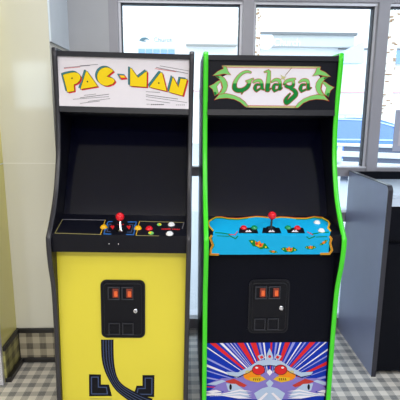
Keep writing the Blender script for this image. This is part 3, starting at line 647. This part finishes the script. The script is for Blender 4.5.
# palm trunks with leaf-scar rings
PALM = mat('pale_palm_bark', (226, 218, 204), .9, noise=(14, .2)); PALMD = mat('brown_palm_scar', (158, 122, 92), .9); FROND = mat('green_palm_frond', (96, 130, 70), .6)
def palm(px, py, Y, r, label):
    p = at(px, py, Y); t = thing('palm_tree', label, 'tree', (p.x, Y, GZ), (0, R(.6), 0), 'palms outside the windows')
    H_ = 7.2; mb = MB(); n = 60; prof = []
    for i in range(n):
        z = i*H_/n; k = r*(1.05-.15*i/n); prof += [(k, z), (k*1.1, z+H_/n*.7), (k*1.02, z+H_/n*.72)]
    mb.lathe(prof, PALM, None, 16)
    rd = random.Random(int(px))
    for i in range(170):
        z = rd.uniform(.1, 7); a_ = rd.uniform(0, 2*PI); s_ = r*.35
        M = Matrix.Translation((r*1.0*math.cos(a_), r*1.0*math.sin(a_), z)) @ Matrix.Rotation(a_, 4, 'Z')
        mb.box(-s_*.4, s_*.4, -s_, s_, -.02, .02, PALMD, M)
    mb.build('trunk', t)
    for i in range(14):
        a_ = i*2*PI/14; f = MB(); M = Matrix.Translation((0, 0, H_)) @ Matrix.Rotation(a_, 4, 'Z'); prev = None
        for k in range(9):
            u = k/8; x = 1.3*u; z = .5*u-1.6*u*u; w__ = .28*math.sin(PI*min(1, u*.9+.08)); cur = [M @ Vector((x, -w__, z-.12*w__)), M @ Vector((x, 0, z+.05)), M @ Vector((x, w__, z-.12*w__))]
            if prev: f.add(prev+cur, [(0, 1, 4, 3), (1, 2, 5, 4)], FROND)
            prev = cur
        f.build('frond', t)
palm(255.5, 45, 12.0, .075, 'slender palm trunk outside, seen just right of the middle window mullion')
palm(389, 60, 15.5, .17, 'thicker palm trunk outside the rightmost window pane behind the car')

# blue car
CARB = mat('metallic_blue_paint', (58, 112, 200), .22, .3, coat=1); CARG = mat('tinted_car_glass', (84, 118, 170), .08, spec=.8); TYRE = mat('tyre_rubber', (30, 30, 32), .8); RIM = mat('alloy_rim', (190, 194, 200), .3, .8); CARC = mat('pale_blue_trim', (190, 210, 240), .3, .3)
p0 = at(390, 132, 12.2)
t = thing('car', 'blue car parked outside in front of the white building', 'car', (p0.x-.75, 12.2, GZ), (0, 0, R(-7)))
body = [(-2.2, .35), (-2.3, .75), (-2.2, 1.02), (-1.2, 1.10), (.9, 1.03), (1.9, .93), (2.25, .75), (2.3, .4), (1.9, .3), (-1.9, .3)]
fnc = lambda p, q_, k: Vector((p, k, q_))
bd = MB().prism(body, -.88, .88, CARB, fn=fnc).build('body', t)
bv = bd.modifiers.new('soft', 'BEVEL'); bv.width = .06; bv.segments = 3
cab = MB(); lo = [(-2.05, 1.06), (1.1, 1.02)]; up = [(-1.75, 1.50), (-1.3, 1.60), (-.4, 1.64), (.2, 1.60), (.55, 1.50)]
prof = [lo[0]]+up+[lo[1]]
vs = [Vector((p, s*(.86 if q_ < 1.1 else .70), q_)) for s in (-1, 1) for p, q_ in prof]; n_ = len(prof)
tri = tessellate_polygon([[Vector((p, q_, 0)) for p, q_ in prof]])
cab.add(vs, [tuple(x) for x in tri]+[tuple(n_+k for k in x) for x in tri]+[(i, (i+1) % n_, n_+(i+1) % n_, n_+i) for i in range(n_)], CARB)
cab.build('cabin', t)
def side_pt(p, q_, s, o=.012): f = (q_-1.04)/(1.6-1.04); return Vector((p, s*(.86-.16*max(0, min(1, f))+o), q_))
for s in (-1, 1):
    for quad in ([(-1.75, 1.12), (-.95, 1.12), (-.95, 1.53), (-1.5, 1.50)], [(-.85, 1.12), (.05, 1.10), (.0, 1.54), (-.85, 1.56)], [(.12, 1.10), (.95, 1.08), (.5, 1.42), (.08, 1.53)]):
        q_ = [side_pt(p, z, s) for p, z in quad]+[side_pt(p, z, s, -.01) for p, z in quad]
        MB().add(q_, [(0, 1, 2, 3), (7, 6, 5, 4), (0, 4, 5, 1), (1, 5, 6, 2), (2, 6, 7, 3), (3, 7, 4, 0)], CARG).build('side_window', t)
    tr = MB()
    for (p, z), (p2, z2) in zip([(-1.85, 1.1), (-1.6, 1.52), (-.9, 1.60), (0, 1.58), (.55, 1.44), (1.02, 1.08)], [(-1.6, 1.52), (-.9, 1.60), (0, 1.58), (.55, 1.44), (1.02, 1.08), (-1.85, 1.1)]):
        A_, B_ = side_pt(p, z, s, .018), side_pt(p2, z2, s, .018); d = (B_-A_).normalized(); nn = Vector((-d.z, 0, d.x))*.018
        tr.add([A_+nn, B_+nn, B_-nn, A_-nn, A_+nn+Vector((0, -s*.02, 0)), B_+nn+Vector((0, -s*.02, 0)), B_-nn+Vector((0, -s*.02, 0)), A_-nn+Vector((0, -s*.02, 0))], [(0, 1, 2, 3), (7, 6, 5, 4), (0, 4, 5, 1), (1, 5, 6, 2), (2, 6, 7, 3), (3, 7, 4, 0)], CARC)
    tr.build('window_trim', t)
    MB().box(.78, .98, min(s*.86, s*1.06), max(s*.86, s*1.06), 1.08, 1.2, CARB, bev=.03).build('wing_mirror', t)
    MB().box(-2.0, 1.9, min(s*.875, s*.9), max(s*.875, s*.9), .55, .60, CARC).build('side_moulding', t)
    rk = MB().box(-1.4, .1, s*.6-.02, s*.6+.02, 1.68, 1.71, CARC)
    for x in (-1.4, -.65, .06): rk.box(x, x+.04, s*.6-.015, s*.6+.015, 1.6, 1.68, CARC)
    rk.build('roof_rail', t)
    for x in (-1.4, 1.42):
        M = Matrix.Translation((x, s*.80, .33)) @ Matrix.Rotation(R(90*-s), 4, 'X')
        o = MB().lathe([(.2, -.1), (.33, -.1), (.34, 0), (.32, .09), (.21, .09)], TYRE, M, 28).build('wheel', t)
        MB().lathe([(.2, .085), (.06, .095), (.0005, .1)], RIM, M, 28).build('wheel_rim', o)

# white railing along the sidewalk
WHT = mat('white_painted_metal', (236, 238, 240), .4); SHD = mat('grey_blue_panel', (104, 112, 134), .6)
t = thing('patio_railing', 'white painted metal railing on the sidewalk outside the right window', 'railing', (1.6, 6.3, GZ+.12), (0, 0, R(-22)))
def rail_box(name, *a_): MB().box(*a_, bev=.006).build(name, t)
rail_box('top_rail', -.8, 4.6, -.04, .04, 1.24, 1.28, WHT); rail_box('middle_rail', -.8, 4.6, -.035, .035, 1.10, 1.175, WHT); rail_box('lower_rail', -.8, 4.6, -.03, .03, .94, 1.035, WHT); rail_box('bottom_rail', -.8, 4.6, -.03, .03, .12, .18, WHT)
for i in range(5): rail_box('post', -.8+i*1.33, -.74+i*1.33, -.03, .03, 0, 1.24, WHT)
for i in range(34): MB().box(-.7+i*.155, -.672+i*.155, -.012, .012, .18, .94, WHT).build('picket', t)
for i in range(4): rail_box('infill_panel', -.72+i*1.33, .50+i*1.33, -.01, .01, 1.175, 1.24, SHD); rail_box('infill_panel', -.72+i*1.33, .50+i*1.33, -.01, .01, 1.035, 1.10, SHD)
